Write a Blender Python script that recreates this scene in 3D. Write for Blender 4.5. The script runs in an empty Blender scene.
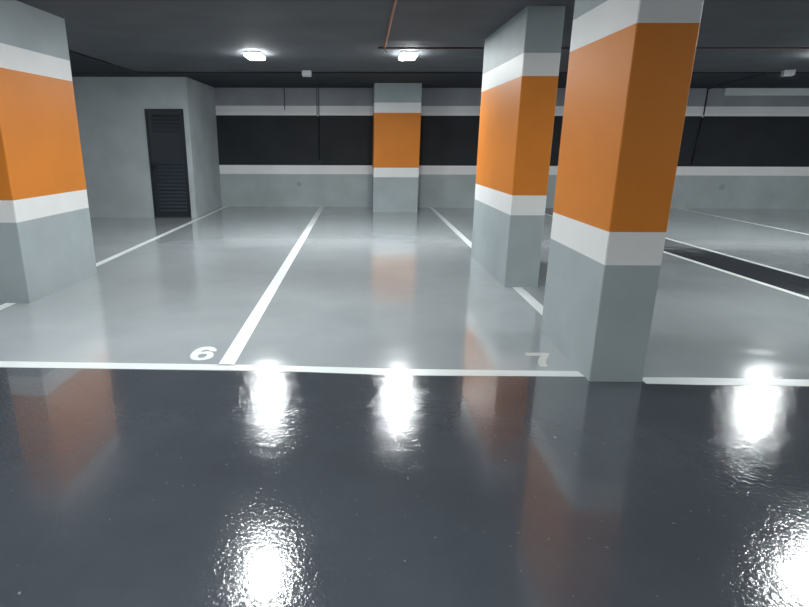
import bpy, bmesh, math
from mathutils import Matrix, Vector
from mathutils.geometry import tessellate_polygon

sc = bpy.context.scene
COL = sc.collection
H = 2.761            # ceiling height
D = 13.69            # back wall

# ---------------------------------------------------------------- materials
def lin(c):
    return tuple(((v/255)/12.92 if v/255 <= .04045 else ((v/255+.055)/1.055)**2.4) for v in c) + (1,)

def new_mat(name):
    m = bpy.data.materials.new(name); m.use_nodes = True
    nt = m.node_tree
    return m, nt, nt.nodes['Principled BSDF']

def N(nt, typ, **kw):
    n = nt.nodes.new(typ)
    for k, v in kw.items():
        if k in n.inputs: n.inputs[k].default_value = v
        else: setattr(n, k, v)
    return n

def noise(nt, scale, detail=3, rough=.5, sx=None):
    geo = N(nt, 'ShaderNodeNewGeometry')
    n = N(nt, 'ShaderNodeTexNoise'); n.inputs['Scale'].default_value = scale
    n.inputs['Detail'].default_value = detail; n.inputs['Roughness'].default_value = rough
    if sx:
        mp = N(nt, 'ShaderNodeMapping'); mp.inputs['Scale'].default_value = sx
        nt.links.new(geo.outputs['Position'], mp.inputs['Vector']); nt.links.new(mp.outputs['Vector'], n.inputs['Vector'])
    else:
        nt.links.new(geo.outputs['Position'], n.inputs['Vector'])
    return n

def ramp(nt, src, a, b, c0, c1):
    r = N(nt, 'ShaderNodeMapRange'); r.inputs['From Min'].default_value = a; r.inputs['From Max'].default_value = b
    r.inputs['To Min'].default_value = c0; r.inputs['To Max'].default_value = c1
    nt.links.new(src, r.inputs['Value']); return r.outputs['Result']

def mixc(nt, fac, A, B):
    m = N(nt, 'ShaderNodeMix', data_type='RGBA')
    for s, v in ((6, A), (7, B)):
        if isinstance(v, tuple): m.inputs[s].default_value = v
        else: nt.links.new(v, m.inputs[s])
    if isinstance(fac, float): m.inputs[0].default_value = fac
    else: nt.links.new(fac, m.inputs[0])
    return m.outputs[2]

def paint(name, c, rough=.6, var=.10, bump=.12, spec=.22, spots=()):
    """roller-applied masonry paint: faint mottling and orange peel"""
    m, nt, p = new_mat(name)
    c = lin(c)
    n = noise(nt, 1.7, 4)
    f = ramp(nt, n.outputs['Fac'], .3, .7, 0, 1)
    dark = tuple(v*(1-var) for v in c[:3])+(1,); light = tuple(min(1, v*(1+var)) for v in c[:3])+(1,)
    col = mixc(nt, f, dark, light)
    if spots:
        geo = N(nt, 'ShaderNodeNewGeometry')
        for (pos, rad) in spots:
            d = N(nt, 'ShaderNodeVectorMath', operation='DISTANCE'); d.inputs[1].default_value = pos
            nt.links.new(geo.outputs['Position'], d.inputs[0])
            k = ramp(nt, d.outputs['Value'], rad*.45, rad, .38, 0)
            col = mixc(nt, k, col, tuple(v*.35 for v in c[:3])+(1,))
    nt.links.new(col, p.inputs['Base Color'])
    p.inputs['Roughness'].default_value = rough
    p.inputs['Specular IOR Level'].default_value = spec
    b = N(nt, 'ShaderNodeBump'); b.inputs['Strength'].default_value = bump; b.inputs['Distance'].default_value = .003
    n2 = noise(nt, 90, 3)
    nt.links.new(n2.outputs['Fac'], b.inputs['Height']); nt.links.new(b.outputs['Normal'], p.inputs['Normal'])
    return m

def epoxy(name, c, c2, r0, r1, spec, bump, joint=False, wave=.25, coat=0.):
    """self-levelling glossy floor coating"""
    m, nt, p = new_mat(name)
    n = noise(nt, .9, 5, .6)
    f = ramp(nt, n.outputs['Fac'], .32, .68, 0, 1)
    col = mixc(nt, f, lin(c), lin(c2))
    # scattered pale specks
    sp = noise(nt, 38, 2, .5, (1, 1, 1))
    k = ramp(nt, sp.outputs['Fac'], .72, .78, 0, .35)
    col = mixc(nt, k, col, lin((190, 196, 200)))
    nt.links.new(col, p.inputs['Base Color'])
    sm = noise(nt, 1.6, 5, .65, (.6, 1.6, 1))
    nt.links.new(ramp(nt, sm.outputs['Fac'], .35, .7, r0, r1), p.inputs['Roughness'])
    p.inputs['Specular IOR Level'].default_value = spec
    fine = noise(nt, 46, 3, .6); broad = noise(nt, 3.2, 2, .5)
    b1 = N(nt, 'ShaderNodeBump'); b1.inputs['Strength'].default_value = bump; b1.inputs['Distance'].default_value = .0015
    nt.links.new(fine.outputs['Fac'], b1.inputs['Height'])
    b2 = N(nt, 'ShaderNodeBump'); b2.inputs['Strength'].default_value = wave; b2.inputs['Distance'].default_value = .006
    nt.links.new(broad.outputs['Fac'], b2.inputs['Height']); nt.links.new(b2.outputs['Normal'], b1.inputs['Normal'])
    last = b1
    if joint:   # filled day joint across the bays
        geo = N(nt, 'ShaderNodeNewGeometry'); s = N(nt, 'ShaderNodeSeparateXYZ')
        nt.links.new(geo.outputs['Position'], s.inputs[0])
        w = noise(nt, .8, 2)
        a = N(nt, 'ShaderNodeMath', operation='MULTIPLY_ADD'); a.inputs[1].default_value = .07
        nt.links.new(w.outputs['Fac'], a.inputs[0]); nt.links.new(s.outputs['Y'], a.inputs[2])
        d = N(nt, 'ShaderNodeMath', operation='SUBTRACT'); d.inputs[1].default_value = 4.385
        nt.links.new(a.outputs[0], d.inputs[0])
        ab = N(nt, 'ShaderNodeMath', operation='ABSOLUTE'); nt.links.new(d.outputs[0], ab.inputs[0])
        hgt = N(nt, 'ShaderNodeMath', operation='MULTIPLY'); nt.links.new(ramp(nt, ab.outputs[0], 0, .014, 1, 0), hgt.inputs[0]); nt.links.new(ramp(nt, noise(nt, 11, 3).outputs['Fac'], .45, .6, .1, 1), hgt.inputs[1]); hgt = hgt.outputs[0]
        b3 = N(nt, 'ShaderNodeBump'); b3.inputs['Strength'].default_value = .3; b3.inputs['Distance'].default_value = .002
        nt.links.new(hgt, b3.inputs['Height']); nt.links.new(b1.outputs['Normal'], b3.inputs['Normal']); last = b3
    nt.links.new(last.outputs['Normal'], p.inputs['Normal'])
    if coat:    # clear top coat: smooth, only slightly wavy
        p.inputs['Coat Weight'].default_value = coat; p.inputs['Coat Roughness'].default_value = .045; p.inputs['Coat IOR'].default_value = 1.55
        b4 = N(nt, 'ShaderNodeBump'); b4.inputs['Strength'].default_value = .10; b4.inputs['Distance'].default_value = .004
        nt.links.new(broad.outputs['Fac'], b4.inputs['Height']); nt.links.new(b4.outputs['Normal'], p.inputs['Coat Normal'])
    return m

def plain(name, c, rough=.5, metal=0., emit=0., ecol=None, var=.08):
    m, nt, p = new_mat(name)
    c = lin(c)
    n = noise(nt, 14, 2)
    nt.links.new(mixc(nt, ramp(nt, n.outputs['Fac'], .3, .7, 0, 1), tuple(v*(1-var) for v in c[:3])+(1,), c), p.inputs['Base Color'])
    p.inputs['Roughness'].default_value = rough; p.inputs['Metallic'].default_value = metal
    if emit:
        p.inputs['Emission Color'].default_value = ecol or (1, 1, 1, 1); p.inputs['Emission Strength'].default_value = emit
    return m

GREY = (160, 170, 173); WHITE = (226, 227, 227); ORANGE = (210, 127, 47)
M = dict(
    grey=paint('grey_wall_paint', GREY, .55),
    wgrey=paint('grey_back_wall_paint', (174, 183, 185), .55, spots=(((-1.517, D, .551), .075), ((8.684, D, .519), .09))),
    ugrey=paint('upper_back_wall_paint', (150, 154, 161), .6),
    rgrey=paint('storage_wall_paint', (170, 178, 181), .6),
    white=paint('white_band_paint', WHITE, .5, .04),
    wwhite=paint('white_wall_band_paint', (240, 240, 241), .5, .04),
    wwhite2=paint('off_white_wall_band_paint', (232, 233, 236), .5, .04),
    orange=paint('orange_band_paint', ORANGE, .5, .05),
    black=paint('black_wall_paint', (46, 49, 53), .65, .15),
    ceil=paint('charcoal_ceiling_paint', (82, 85, 89), .8, .12, .3, .2),
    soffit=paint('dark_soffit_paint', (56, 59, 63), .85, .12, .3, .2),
    bay=epoxy('pale_grey_bay_coating', (156, 162, 166), (168, 174, 178), .08, .19, .5, .3, True, coat=.55),
    lane=epoxy('dark_lane_coating', (66, 70, 77), (76, 81, 88), .07, .13, .5, .9, wave=.4, coat=.7),
    strip=epoxy('dark_walkway_coating', (62, 66, 71), (68, 72, 77), .05, .10, 1., .04, wave=.3),
    mark=paint('white_marking_paint', (222, 228, 229), .35, .03, .05, .5),
    mark2=paint('dull_white_marking_paint', (206, 207, 205), .35, .04, .05, .5),
    door=plain('blue_black_door_enamel', (34, 40, 48), .42),
    slat=plain('lit_louvre_enamel', (52, 60, 68), .35),  # paler than the door: caught lamp light put into the slat colour
    handle=plain('black_handle_plastic', (12, 13, 15), .4),
    housing=plain('white_lamp_housing', (225, 226, 226), .5),
    copper=plain('copper_red_pipe_paint', (128, 62, 28), .65),
    redpipe=plain('dark_red_pipe_paint', (62, 26, 22), .7),
    conduit=plain('black_conduit_plastic', (24, 26, 29), .6),
    cable=plain('grey_conduit_plastic', (78, 82, 88), .6),
    box=plain('pale_grey_box_plastic', (198, 202, 206), .45),
    cap=plain('white_fitting_plastic', (225, 228, 230), .4),
    top_strip=paint('pale_strip_paint', (226, 233, 234), .5, .05),
    brass=plain('sprinkler_metal', (200, 200, 196), .3, .9),
)
M['glow'] = plain('lamp_diffuser', (250, 250, 250), .4, emit=232., ecol=(.96, 1, 1, 1))
M['side'] = plain('lamp_diffuser_rim', (250, 250, 250), .4, emit=80., ecol=(.95, 1, 1, 1))
M['glow2'] = plain('bright_lamp_diffuser', (250, 250, 250), .4, emit=310., ecol=(.96, 1, 1, 1))

# ---------------------------------------------------------------- mesh helpers
def link(name, bm, mats, parent=None, smooth=False):
    me = bpy.data.meshes.new(name); bm.normal_update(); bm.to_mesh(me); bm.free()
    for m in (mats if isinstance(mats, (list, tuple)) else [mats]): me.materials.append(m)
    if smooth:
        for p in me.polygons: p.use_smooth = True
    o = bpy.data.objects.new(name, me); COL.objects.link(o)
    if parent: o.parent = parent
    return o

def tag(o, label=None, cat=None, group=None, kind=None):
    if label: o['label'] = label
    if cat: o['category'] = cat
    if group: o['group'] = group
    if kind: o['kind'] = kind
    return o

def empty(name, loc, rz=0, **kw):
    o = bpy.data.objects.new(name, None); COL.objects.link(o); o.location = loc; o.rotation_euler.z = rz
    o.empty_display_size = .1
    return tag(o, **kw)

def box(bm, a, b, mi=0, bevel=0.):
    r = bmesh.ops.create_cube(bm, size=1)
    vs = r['verts']
    for v in vs:
        v.co = Vector([(a[i]+b[i])/2 + v.co[i]*(b[i]-a[i]) for i in range(3)])
    fs = list({f for v in vs for f in v.link_faces})
    for f in fs: f.material_index = mi
    if bevel:
        es = list({e for v in vs for e in v.link_edges})
        r = bmesh.ops.bevel(bm, geom=es, offset=bevel, segments=2, affect='EDGES', profile=.5)
        for f in r['faces']: f.material_index = mi
    return vs

def tube(bm, pts, r, seg=12, mi=0):
    """round bar through points, mitred at the bends"""
    pts = [Vector(p) for p in pts]; rings = []
    for i, p in enumerate(pts):
        t = (pts[min(i+1, len(pts)-1)] - pts[max(i-1, 0)]).normalized()
        up = Vector((0, 0, 1)) if abs(t.z) < .9 else Vector((1, 0, 0))
        u = t.cross(up).normalized(); v = t.cross(u)
        k = 1.
        if 0 < i < len(pts)-1:
            k = 1/max(.5, math.cos((pts[i]-pts[i-1]).angle(pts[i+1]-pts[i])/2))
        rings.append([bm.verts.new(p + (u*math.cos(a)+v*math.sin(a))*r*(k if k < 1.1 else 1.1)) for a in [2*math.pi*j/seg for j in range(seg)]])
    for A, B in zip(rings, rings[1:]):
        for j in range(seg):
            f = bm.faces.new((A[j], A[(j+1) % seg], B[(j+1) % seg], B[j])); f.material_index = mi; f.smooth = True
    for R_ in (rings[0], rings[-1]):
        f = bm.faces.new(R_); f.material_index = mi

def slab(name, poly, z0, z1, mat, bevel=False):
    bm = bmesh.new()
    lo = [bm.verts.new((x, y, z0)) for x, y in poly]; hi = [bm.verts.new((x, y, z1)) for x, y in poly]
    bm.faces.new(lo[::-1]); bm.faces.new(hi)
    n = len(poly)
    for i in range(n): bm.faces.new((lo[i], lo[(i+1) % n], hi[(i+1) % n], hi[i]))
    return link(name, bm, mat)

# ---------------------------------------------------------------- setting
XL, XR, YB = -9.0, 13.0, -7.0      # room extents
T = .2

# floor: dark lane in front, pale bays behind, dark walkway strip between bays on the right
bm = bmesh.new()
def fpoly(pts, mi):
    f = bm.faces.new([bm.verts.new((x, y, 0)) for x, y in pts]); f.material_index = mi
    if f.normal.z < 0: f.normal_flip()
def front(x):    # front edge of the bays, a touch skewed to the back wall
    return 3.52 - (x+2.5)*.0175 if x < 1.7 else 3.40
def sl(y): return 4.44 - (y-7.4)*.0625        # walkway strip, left edge
def sr(y): return 5.14 - (y-8.2)*.0640        # walkway strip, right edge
fpoly([(XL-T, YB-T), (XR+T, YB-T), (XR+T, 3.40), (1.75, 3.40), (1.75, front(1.69)), (XL-T, front(XL-T))], 1)
fpoly([(XL-T, front(XL-T)), (1.75, front(1.69)), (1.75, 3.40), (sl(3.4), 3.40), (sl(D+T), D+T), (XL-T, D+T)], 0)
fpoly([(sl(3.4), 3.40), (sr(3.4), 3.40), (sr(D+T), D+T), (sl(D+T), D+T)], 2)
fpoly([(sr(3.4), 3.40), (XR+T, 3.40), (XR+T, D+T), (sr(D+T), D+T)], 0)
bm.normal_update()
for f in bm.faces:
    if f.normal.z < 0: f.normal_flip()
tag(link('floor', bm, [M['bay'], M['lane'], M['strip']]), kind='structure')

bm = bmesh.new(); box(bm, (XL-T, YB-T, H), (XR+T, D+T, H+.15))
tag(link('ceiling', bm, M['ceil']), kind='structure')
# lower darker soffit running along the back and left edges of the ceiling
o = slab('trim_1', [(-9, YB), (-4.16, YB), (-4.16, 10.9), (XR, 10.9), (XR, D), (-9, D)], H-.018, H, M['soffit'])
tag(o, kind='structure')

def banded_wall(name, a, b, thick, levels, mats, mat_ids):
    """wall from a to b (room side on the left of a->b), painted in horizontal bands"""
    a = Vector((*a, 0)); b = Vector((*b, 0)); t = (b-a).normalized(); n = Vector((t.y, -t.x, 0))
    bm = bmesh.new()
    for (z0, z1), mi in zip(zip(levels, levels[1:]), mat_ids):
        c = [a, b, b+n*thick, a+n*thick]
        lo = [bm.verts.new(p+Vector((0, 0, z0))) for p in c]; hi = [bm.verts.new(p+Vector((0, 0, z1))) for p in c]
        for i in range(4):
            f = bm.faces.new((lo[i], lo[(i+1) % 4], hi[(i+1) % 4], hi[i])); f.material_index = mi
        if z0 == levels[0]: bm.faces.new(lo[::-1]).material_index = mi
        if z1 == levels[-1]: bm.faces.new(hi).material_index = mi
    bmesh.ops.remove_doubles(bm, verts=bm.verts, dist=1e-5)
    bmesh.ops.recalc_face_normals(bm, faces=bm.faces)
    return tag(link(name, bm, mats), kind='structure')

WL = [0, .787, .996, 2.134, 2.20, 2.348, H]
WM = [M['wgrey'], M['wwhite'], M['black'], M['wwhite2'], M['ugrey']]
WI = [0, 1, 2, 1, 3, 4]
banded_wall('wall_back', (XR, D), (-3.44, D), T, WL, WM, WI)
banded_wall('wall_right', (XR, YB), (XR, D), T, WL, WM, WI)
banded_wall('wall_left', (XL, 11.55), (XL, YB), T, WL, WM, WI)
banded_wall('wall_front', (XL, YB), (XR, YB), T, WL, WM, WI)

# storage room in the back left corner (solid box to the back wall)
bm = bmesh.new()
sx, sy = -3.44, 11.53
dx0, dx1, dz = -4.320, -3.545, 2.154
box(bm, (XL-T, sy, 0), (dx0, sy+.15, H)); box(bm, (dx1, sy, 0), (sx, sy+.15, H)); box(bm, (dx0, sy, dz), (dx1, sy+.15, H))
bmesh.ops.remove_doubles(bm, verts=bm.verts, dist=1e-5)
tag(link('wall_storage_front', bm, M['rgrey']), kind='structure')
bm = bmesh.new(); box(bm, (sx-.15, sy+.15, 0), (sx, D+T, H))
tag(link('wall_storage_side', bm, M['rgrey']), kind='structure')

# ---- door with louvres
door = empty('door_1', ((dx0+dx1)/2, sy+.02, 0), kind='structure')
W2 = (dx1-dx0)/2
bm = bmesh.new()
box(bm, (-W2, -.03, 0), (-W2+.035, .05, dz)); box(bm, (W2-.035, -.03, 0), (W2, .05, dz)); box(bm, (-W2+.035, -.03, dz-.035), (W2-.035, .05, dz))
link('door_frame', bm, M['door'], door)
bm = bmesh.new(); box(bm, (-W2+.037, -.008, .01), (W2-.037, .03, dz-.037), bevel=.003)
link('door_leaf', bm, M['door'], door)
def louvres(z0, z1, pitch, k=1.):
    bm = bmesh.new(); x0, x1 = -W2+.12, W2-.08
    z = z0
    while z < z1:
        # slanted blade, lower edge proud of the leaf
        pr = [(-.008, z+.050), (-.008-.026*k, z+.006), (-.008-.026*k, z), (-.008, z+.004)]
        A = [bm.verts.new((x0, y, zz)) for y, zz in pr]; B = [bm.verts.new((x1, y, zz)) for y, zz in pr]
        for i in range(4): bm.faces.new((A[i], A[(i+1) % 4], B[(i+1) % 4], B[i]))
        bm.faces.new(A[::-1]); bm.faces.new(B)
        z += pitch
    bmesh.ops.recalc_face_normals(bm, faces=bm.faces)
    return bm
link('louvre_grille', louvres(.13, 1.10, .074), M['slat'], door)
link('louvre_grille', louvres(1.70, 2.02, .074, .35), M['door'], door)
bm = bmesh.new(); box(bm, (-W2+.05, -.016, .93), (-W2+.095, -.008, 1.10), bevel=.004)
tube(bm, [(-W2+.072, -.012, 1.045), (-W2+.072, -.055, 1.045), (-W2+.19, -.055, 1.04)], .010)
link('door_handle', bm, M['handle'], door)

# ---------------------------------------------------------------- pillars
CL = [0, .781, .987, 2.142, 2.351, H]
def pillar(corner, yaw, w, dl, label, side=1, mats=None):
    """square-edged concrete column, painted bands; corner = its front corner nearest the lane centre"""
    bm = bmesh.new(); r = .006
    x0, x1 = (0, w) if side > 0 else (-w, 0)
    # chamfered outline
    P = [(x0+r, 0), (x1-r, 0), (x1, r), (x1, dl-r), (x1-r, dl), (x0+r, dl), (x0, dl-r), (x0, r)]
    ids = [0, 1, 2, 1, 0]
    rings = [[bm.verts.new((x, y, z)) for x, y in P] for z in CL]
    for k, (A, B) in enumerate(zip(rings, rings[1:])):
        for i in range(8):
            f = bm.faces.new((A[i], A[(i+1) % 8], B[(i+1) % 8], B[i])); f.material_index = ids[k]
    bm.faces.new(rings[0][::-1]); bm.faces.new(rings[-1])
    o = link('pillar', bm, [M['grey'], M['white'], M['orange']])
    o.location = (corner[0], corner[1], 0); o.rotation_euler.z = yaw
    return tag(o, label, 'pillar')
pillar((1.5105, 3.3724), .003, .349, 1.021, 'large orange, white and grey banded pillar beside the white number 7, nearest the dark lane')
pillar((1.5689, 5.8503), .0158, .361, 1.778, 'orange banded grey pillar standing right behind the one beside the number 7')
pillar((.2651, 12.63), .0006, 1.015, D-12.632, 'wide orange banded pillar built against the black striped back wall')
pillar((-3.217, 5.1077), -.047, .37, 1.299, 'orange banded grey pillar at the left edge, between the left bay and the louvred door side', side=-1)

# ---------------------------------------------------------------- floor markings
def mark(name, poly, label, mat='mark', cat='floor line', group=None):
    return tag(slab(name, poly, .0002, .0016, M[mat]), label, cat, group)
def strip(p, q, w0, w1=None):
    p = Vector(p); q = Vector(q); t = (q-p).normalized(); n = Vector((t.y, -t.x)); w1 = w1 or w0
    return [tuple(p-n*w0/2), tuple(p+n*w0/2), tuple(q+n*w1/2), tuple(q-n*w1/2)]
mark('floor_line', [(-9, 3.634), (-9, 3.742), (-2.565, 3.626), (-.69, 3.598), (.28, 3.553), (1.50, 3.540), (1.508, 3.450), (.27, 3.442), (-.62, 3.502), (-2.50, 3.518)][::-1],
     'long white line dividing the grey bays from the dark lane, left of the pillars')
mark('floor_line', [(1.868, 3.346), (2.2, 3.335), (2.9, 3.328), (XR, 3.30), (XR, 3.40), (2.9, 3.435), (2.2, 3.449), (1.868, 3.446)],
     'white line along the dark lane, right of the big front pillar')
mark('floor_line', strip((-.943, 3.585), (-.970, D), .112), 'white line between bays 6 and 7, running back from right of number 6')
mark('floor_line', strip((-3.385, 6.42), (-3.335, D), .095), 'white line running from the left pillar past the storage room corner')
mark('floor_line', strip((-3.43, 3.70), (-3.40, 5.10), .10), 'short piece of white line in front of the left pillar')
mark('floor_line', strip((1.700, 7.65), (1.712, D), .10), 'white line from the back wall to the rear of the second pillar')
mark('floor_line', strip((1.708, 4.42), (1.706, 5.85), .105), 'short white line joining the two right pillars')
mark('floor_line', strip((sl(3.45)-.0, 3.45), (sl(D), D), .075), 'white line on the near side of the dark walkway strip, right', 'mark')
mark('floor_line', strip((sr(3.45)-.0, 3.45), (sr(D), D), .075), 'white line on the far side of the dark walkway strip, right', 'mark')
mark('floor_line', strip((7.86, 3.42), (7.735, D), .085), 'thin white line farthest right, beyond the dark walkway strip', 'mark')

def catmull(P, closed=True, k=4):
    out = []; n = len(P)
    for i in range(n):
        p0, p1, p2, p3 = [Vector(P[(i+j-1) % n]) for j in range(4)]
        for s in range(k):
            t = s/k
            out.append(.5*((2*p1)+(p2-p0)*t+(2*p0-5*p1+4*p2-p3)*t*t+(3*p1-p0-3*p2+p3)*t**3))
    return out
def glyph(name, loops, label, mat):
    bm = bmesh.new(); z = .0014
    flat = [Vector((p[0], p[1], z)) for L in loops for p in L]
    vs = [bm.verts.new(p) for p in flat]
    for t in tessellate_polygon([[Vector((p[0], p[1], 0)) for p in L] for L in loops]):
        try: bm.faces.new([vs[i] for i in t])
        except ValueError: pass
    bm.normal_update()
    for f in bm.faces:
        if f.normal.z < 0: f.normal_flip()
    r = bmesh.ops.extrude_face_region(bm, geom=bm.faces[:])
    for v in [g for g in r['geom'] if isinstance(g, bmesh.types.BMVert)]: v.co.z += .0004
    for v in vs: v.co.z = .0004
    bmesh.ops.recalc_face_normals(bm, faces=bm.faces)
    return tag(link(name, bm, M[mat]), label, 'number')
SIX = [(-1.081, 3.860), (-1.090, 3.903), (-1.123, 3.941), (-1.158, 3.953), (-1.197, 3.945), (-1.227, 3.919), (-1.245, 3.875), (-1.252, 3.813), (-1.242, 3.748), (-1.225, 3.708), (-1.199, 3.686), (-1.158, 3.679), (-1.118, 3.688), (-1.090, 3.711), (-1.077, 3.746), (-1.080, 3.790), (-1.096, 3.825), (-1.120, 3.849), (-1.146, 3.856), (-1.170, 3.846), (-1.190, 3.839), (-1.185, 3.867), (-1.168, 3.888), (-1.145, 3.886), (-1.121, 3.863)]
HOLE = [(-1.187, 3.749), (-1.191, 3.779), (-1.179, 3.799), (-1.159, 3.807), (-1.138, 3.800), (-1.128, 3.780), (-1.129, 3.751), (-1.142, 3.730), (-1.163, 3.724), (-1.180, 3.732)]
glyph('painted_number', [catmull(SIX), catmull(HOLE)], 'slanted white numeral 6 painted left of the line between the two bays', 'mark')
SEVEN = [(1.232, 3.879), (1.406, 3.883), (1.404, 3.852), (1.376, 3.799), (1.346, 3.740), (1.325, 3.678), (1.315, 3.613), (1.262, 3.612), (1.264, 3.655), (1.277, 3.711), (1.302, 3.774), (1.332, 3.822), (1.226, 3.820)]
glyph('painted_number', [SEVEN], 'white numeral 7 painted in front of the big right pillar foot', 'mark2')

# ---------------------------------------------------------------- ceiling lights, with added fill lamps
def make_light(label, loc, glow='glow2'):
    t = empty('ceiling_light', loc, label=label, cat='ceiling light')
    bm = bmesh.new(); box(bm, (-.12, -.235, -.026), (.12, .235, 0), bevel=.008)
    link('lamp_housing', bm, M['housing'], t)
    bm = bmesh.new(); vs = box(bm, (-.115, -.23, -.062), (.115, .23, -.026))
    es = [e for e in bm.edges if all(v.co.z < -.04 for v in e.verts) or abs(e.verts[0].co.z-e.verts[1].co.z) > .02]
    bmesh.ops.bevel(bm, geom=es, offset=.014, segments=3, affect='EDGES', profile=.5)
    bm.normal_update()
    for f in bm.faces: f.material_index = 0 if f.normal.z < -.6 else 1
    link('lamp_diffuser', bm, [M[glow], M['side']], t)
    return t
L0 = make_light('glowing ceiling light left of the far pillar, near the grey junction box', (-1.57, 8.72, H))
def copy_thing(src, loc, label):
    r = src.copy(); COL.objects.link(r); r.location = loc; r['label'] = label
    for ch in list(src.children):
        c = ch.copy(); COL.objects.link(c); c.parent = r
    return r
L1 = None
for loc, lb in [((.665, 8.72, H), 'glowing ceiling light just above the far pillar, beside the red pipe'),
                ((6.78, 8.72, H), 'ceiling light beyond the right edge, mirrored right of the front pillar'),
                ((-.95, 4.6, H), 'ceiling light overhead, mirrored at the bottom of the dark lane'),
                ((4.5, 4.6, H), 'ceiling light overhead, mirrored in the bottom right corner of the lane'),
                ((-6.6, 6.4, H), 'ceiling light over the hidden bay behind the left pillar'),
                ((-.95, .3, H), 'added fill lamp over the viewer, on the left of the lane'),  # unseen lamp, added to light the pillar fronts
                ((4.4, .3, H), 'added fill lamp over the lane, to the right of the viewer'),  # added out of view, brightens the front faces
                ((1.7, -3.8, H), 'added fill lamp behind the viewer, in the middle of the lane'),  # put in behind the camera as fill for the pillar fronts
                ((-3.75, 1.9, H), 'added fill lamp over the left end of the lane'),  # extra unseen lamp to brighten the left pillar's front face
                ((11.0, 8.72, H), 'added fill lamp far out on the right over the bays')]:  # added off to the side to lift the right of the back wall
    if loc[1] > 8: copy_thing(L0, loc, lb)
    else: L1 = make_light(lb, loc, 'glow') if L1 is None else copy_thing(L1, loc, lb)

# ---------------------------------------------------------------- pipes, conduits, boxes
bm = bmesh.new(); tube(bm, [(.295, -6.8, H-.035), (.295, 8.00, H-.035)], .015)
tag(link('water_pipe', bm, M['copper'], None), 'copper coloured pipe running along the ceiling toward the back', 'pipe')
bm = bmesh.new(); tube(bm, [(.315, 8.03, H-.035), (12.9, 8.03, H-.035)], .012)
tag(link('water_pipe', bm, M['redpipe'], None), 'thin dark red pipe crossing the ceiling behind the lights', 'pipe')
t = empty('sprinkler_head', (.27, 8.03, H-.035), label='small sprinkler fitting at the end of the copper coloured pipe', cat='sprinkler')
bm = bmesh.new(); tube(bm, [(-.06, 0, 0), (.05, 0, 0)], .018); link('pipe_elbow', bm, M['cable'], t)
bm = bmesh.new(); tube(bm, [(.05, -.01, -.02), (.05, -.01, -.055)], .012); tube(bm, [(.05, -.01, -.055), (.05, -.01, -.062)], .026)
link('nozzle', bm, M['brass'], t)

bm = bmesh.new(); tube(bm, [(-8.9, 10.88, H-.012), (12.9, 10.88, H-.012)], .012)
tag(link('cable_conduit', bm, M['conduit']), 'thin black conduit crossing the whole ceiling before the back wall', 'conduit')
bm = bmesh.new(); tube(bm, [(-4.15, -6.8, H-.013), (-4.15, 10.86, H-.013)], .013)
for y in (8.9, 10.1):
    tube(bm, [(-4.15, y-.012, H-.013), (-4.15, y+.012, H-.013)], .018)
tag(link('cable_conduit', bm, M['conduit']), 'black conduit on the ceiling from the left pillar toward the storage room', 'conduit')

def junction(loc, rz, label, wx=.165):
    t = empty('junction_box', loc, rz, label=label, cat='junction box')
    bm = bmesh.new(); box(bm, (-wx/2, -.09, -.085), (wx/2, .09, 0), bevel=.006); link('box_body', bm, M['box'], t)
    bm = bmesh.new(); box(bm, (-wx/2+.008, -.082, -.094), (wx/2-.008, .082, -.085), bevel=.003); link('box_cover', bm, M['cap'], t)
    return t
junction((-1.00, 10.74, H), 0, 'small pale grey box on the ceiling right of the left light')
junction((7.52, 10.62, H), -.35, 'small pale box on the dark ceiling at the far right')

def wall_cable(name, pts, label, r=.011, mat='cable', cat='conduit'):
    bm = bmesh.new(); tube(bm, pts, r)
    return tag(link(name, bm, M[mat]), label, cat)
yw = D-.014
wall_cable('cable_conduit', [(-.935, 10.90, H-.012), (-1.035, D-.03, H-.012)], 'dark cable on the ceiling from the left grey box to the wall', .009, 'conduit')
t = empty('cable_drop', (-1.03, yw, 0), label='double cable drop left of the far pillar, down onto the black wall stripe', cat='conduit')
bm = bmesh.new(); tube(bm, [(-.022, 0, H-.02), (-.022, 0, 2.12)], .009); link('tube', bm, M['cable'], t)
bm = bmesh.new(); tube(bm, [(.022, 0, H-.02), (.022, 0, 2.12)], .009); link('tube', bm, M['cable'], t)
bm = bmesh.new(); tube(bm, [(0, 0, 2.15), (0, 0, 2.115)], .022); link('end_fitting', bm, M['cap'], t)
bm = bmesh.new(); tube(bm, [(.02, 0, 2.114), (.02, 0, 1.12)], .012); link('lower_tube', bm, M['conduit'], t)
bm = bmesh.new(); box(bm, (-.03, -.02, 1.03), (.07, .012, 1.12), bevel=.006); link('outlet_box', bm, M['conduit'], t)
wall_cable('cable_conduit', [(-1.81, yw, H-.02), (-1.81, yw, 2.26)], 'short thin grey bar standing for a wall joint at the top, left of the double cables', .011, 'cable')  # wall panel joint, modelled as a thin raised bar
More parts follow.
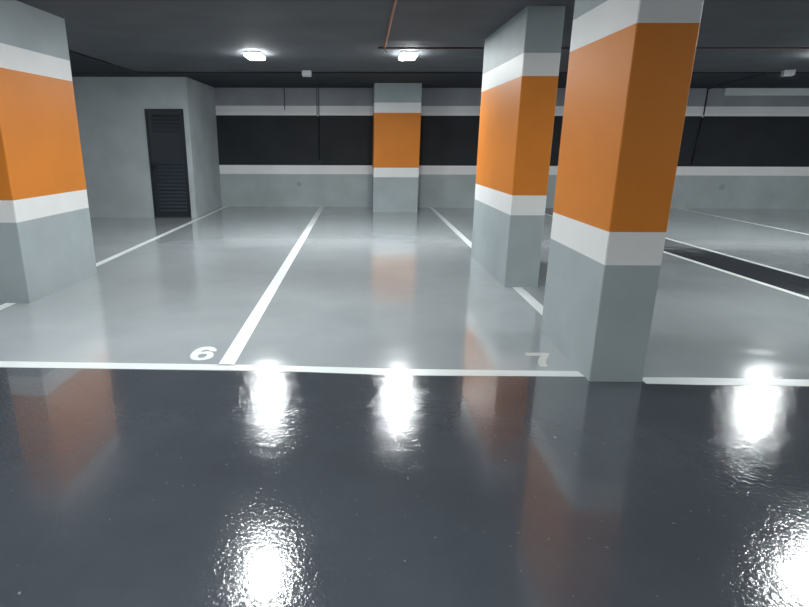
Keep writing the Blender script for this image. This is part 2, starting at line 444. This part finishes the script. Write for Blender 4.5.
wall_cable('cable_conduit', [(7.30, 10.92, H-.022), (7.95, D-.03, H-.022)], 'thick dark cable crossing the ceiling from the right pale box', .022, 'conduit')
t = empty('cable_drop', (7.945, yw, 0), label='dark cable drop on the back wall, right of the front pillar', cat='conduit')
bm = bmesh.new(); tube(bm, [(0, 0, H-.02), (0, 0, 2.14)], .013); link('tube', bm, M['conduit'], t)
bm = bmesh.new(); tube(bm, [(0, -.004, 2.15), (-.03, -.004, 2.11)], .020); link('end_fitting', bm, M['cap'], t)
bm = bmesh.new(); tube(bm, [(-.02, 0, 2.11), (-.05, 0, 1.6), (-.09, 0, 1.05)], .013); link('lower_tube', bm, M['handle'], t)

bm = bmesh.new(); box(bm, (8.34, D-.05, H-.175), (XR-.02, D-.004, H), bevel=.006)  # shallow pale box strip along the wall top
tag(link('wall_top_strip', bm, M['top_strip']), 'long pale grey strip along the top of the back wall, far right', 'trunking')

# ---------------------------------------------------------------- world, camera
w = bpy.data.worlds.new('World'); sc.world = w; w.use_nodes = True
w.node_tree.nodes['Background'].inputs[0].default_value = (.5, .52, .55, 1)
w.node_tree.nodes['Background'].inputs[1].default_value = .05

cd = bpy.data.cameras.new('Camera'); cam = bpy.data.objects.new('Camera', cd); COL.objects.link(cam)
R = Vector((.9998491, .01718578, .00253351)); U = Vector((-.00721737, .2783079, .9604648)); F = Vector((-.01580124, .96033815, -.27838994))
m = Matrix((R, U, -F)).transposed().to_4x4(); m.translation = (0, 0, 1.5)
cam.matrix_world = m
cd.sensor_fit = 'HORIZONTAL'; cd.sensor_width = 36; cd.lens = 551.725/809*36
cd.shift_x = (404.5-351.715)/809; cd.shift_y = 0
cd.clip_start = .05; cd.clip_end = 100
sc.camera = cam
sc.view_settings.view_transform = 'Standard'; sc.view_settings.look = 'None'
sc.view_settings.exposure = 0; sc.view_settings.gamma = 1
sc.cycles.max_bounces = 10; sc.cycles.diffuse_bounces = 6; sc.cycles.glossy_bounces = 4
sc.cycles.use_denoising = True
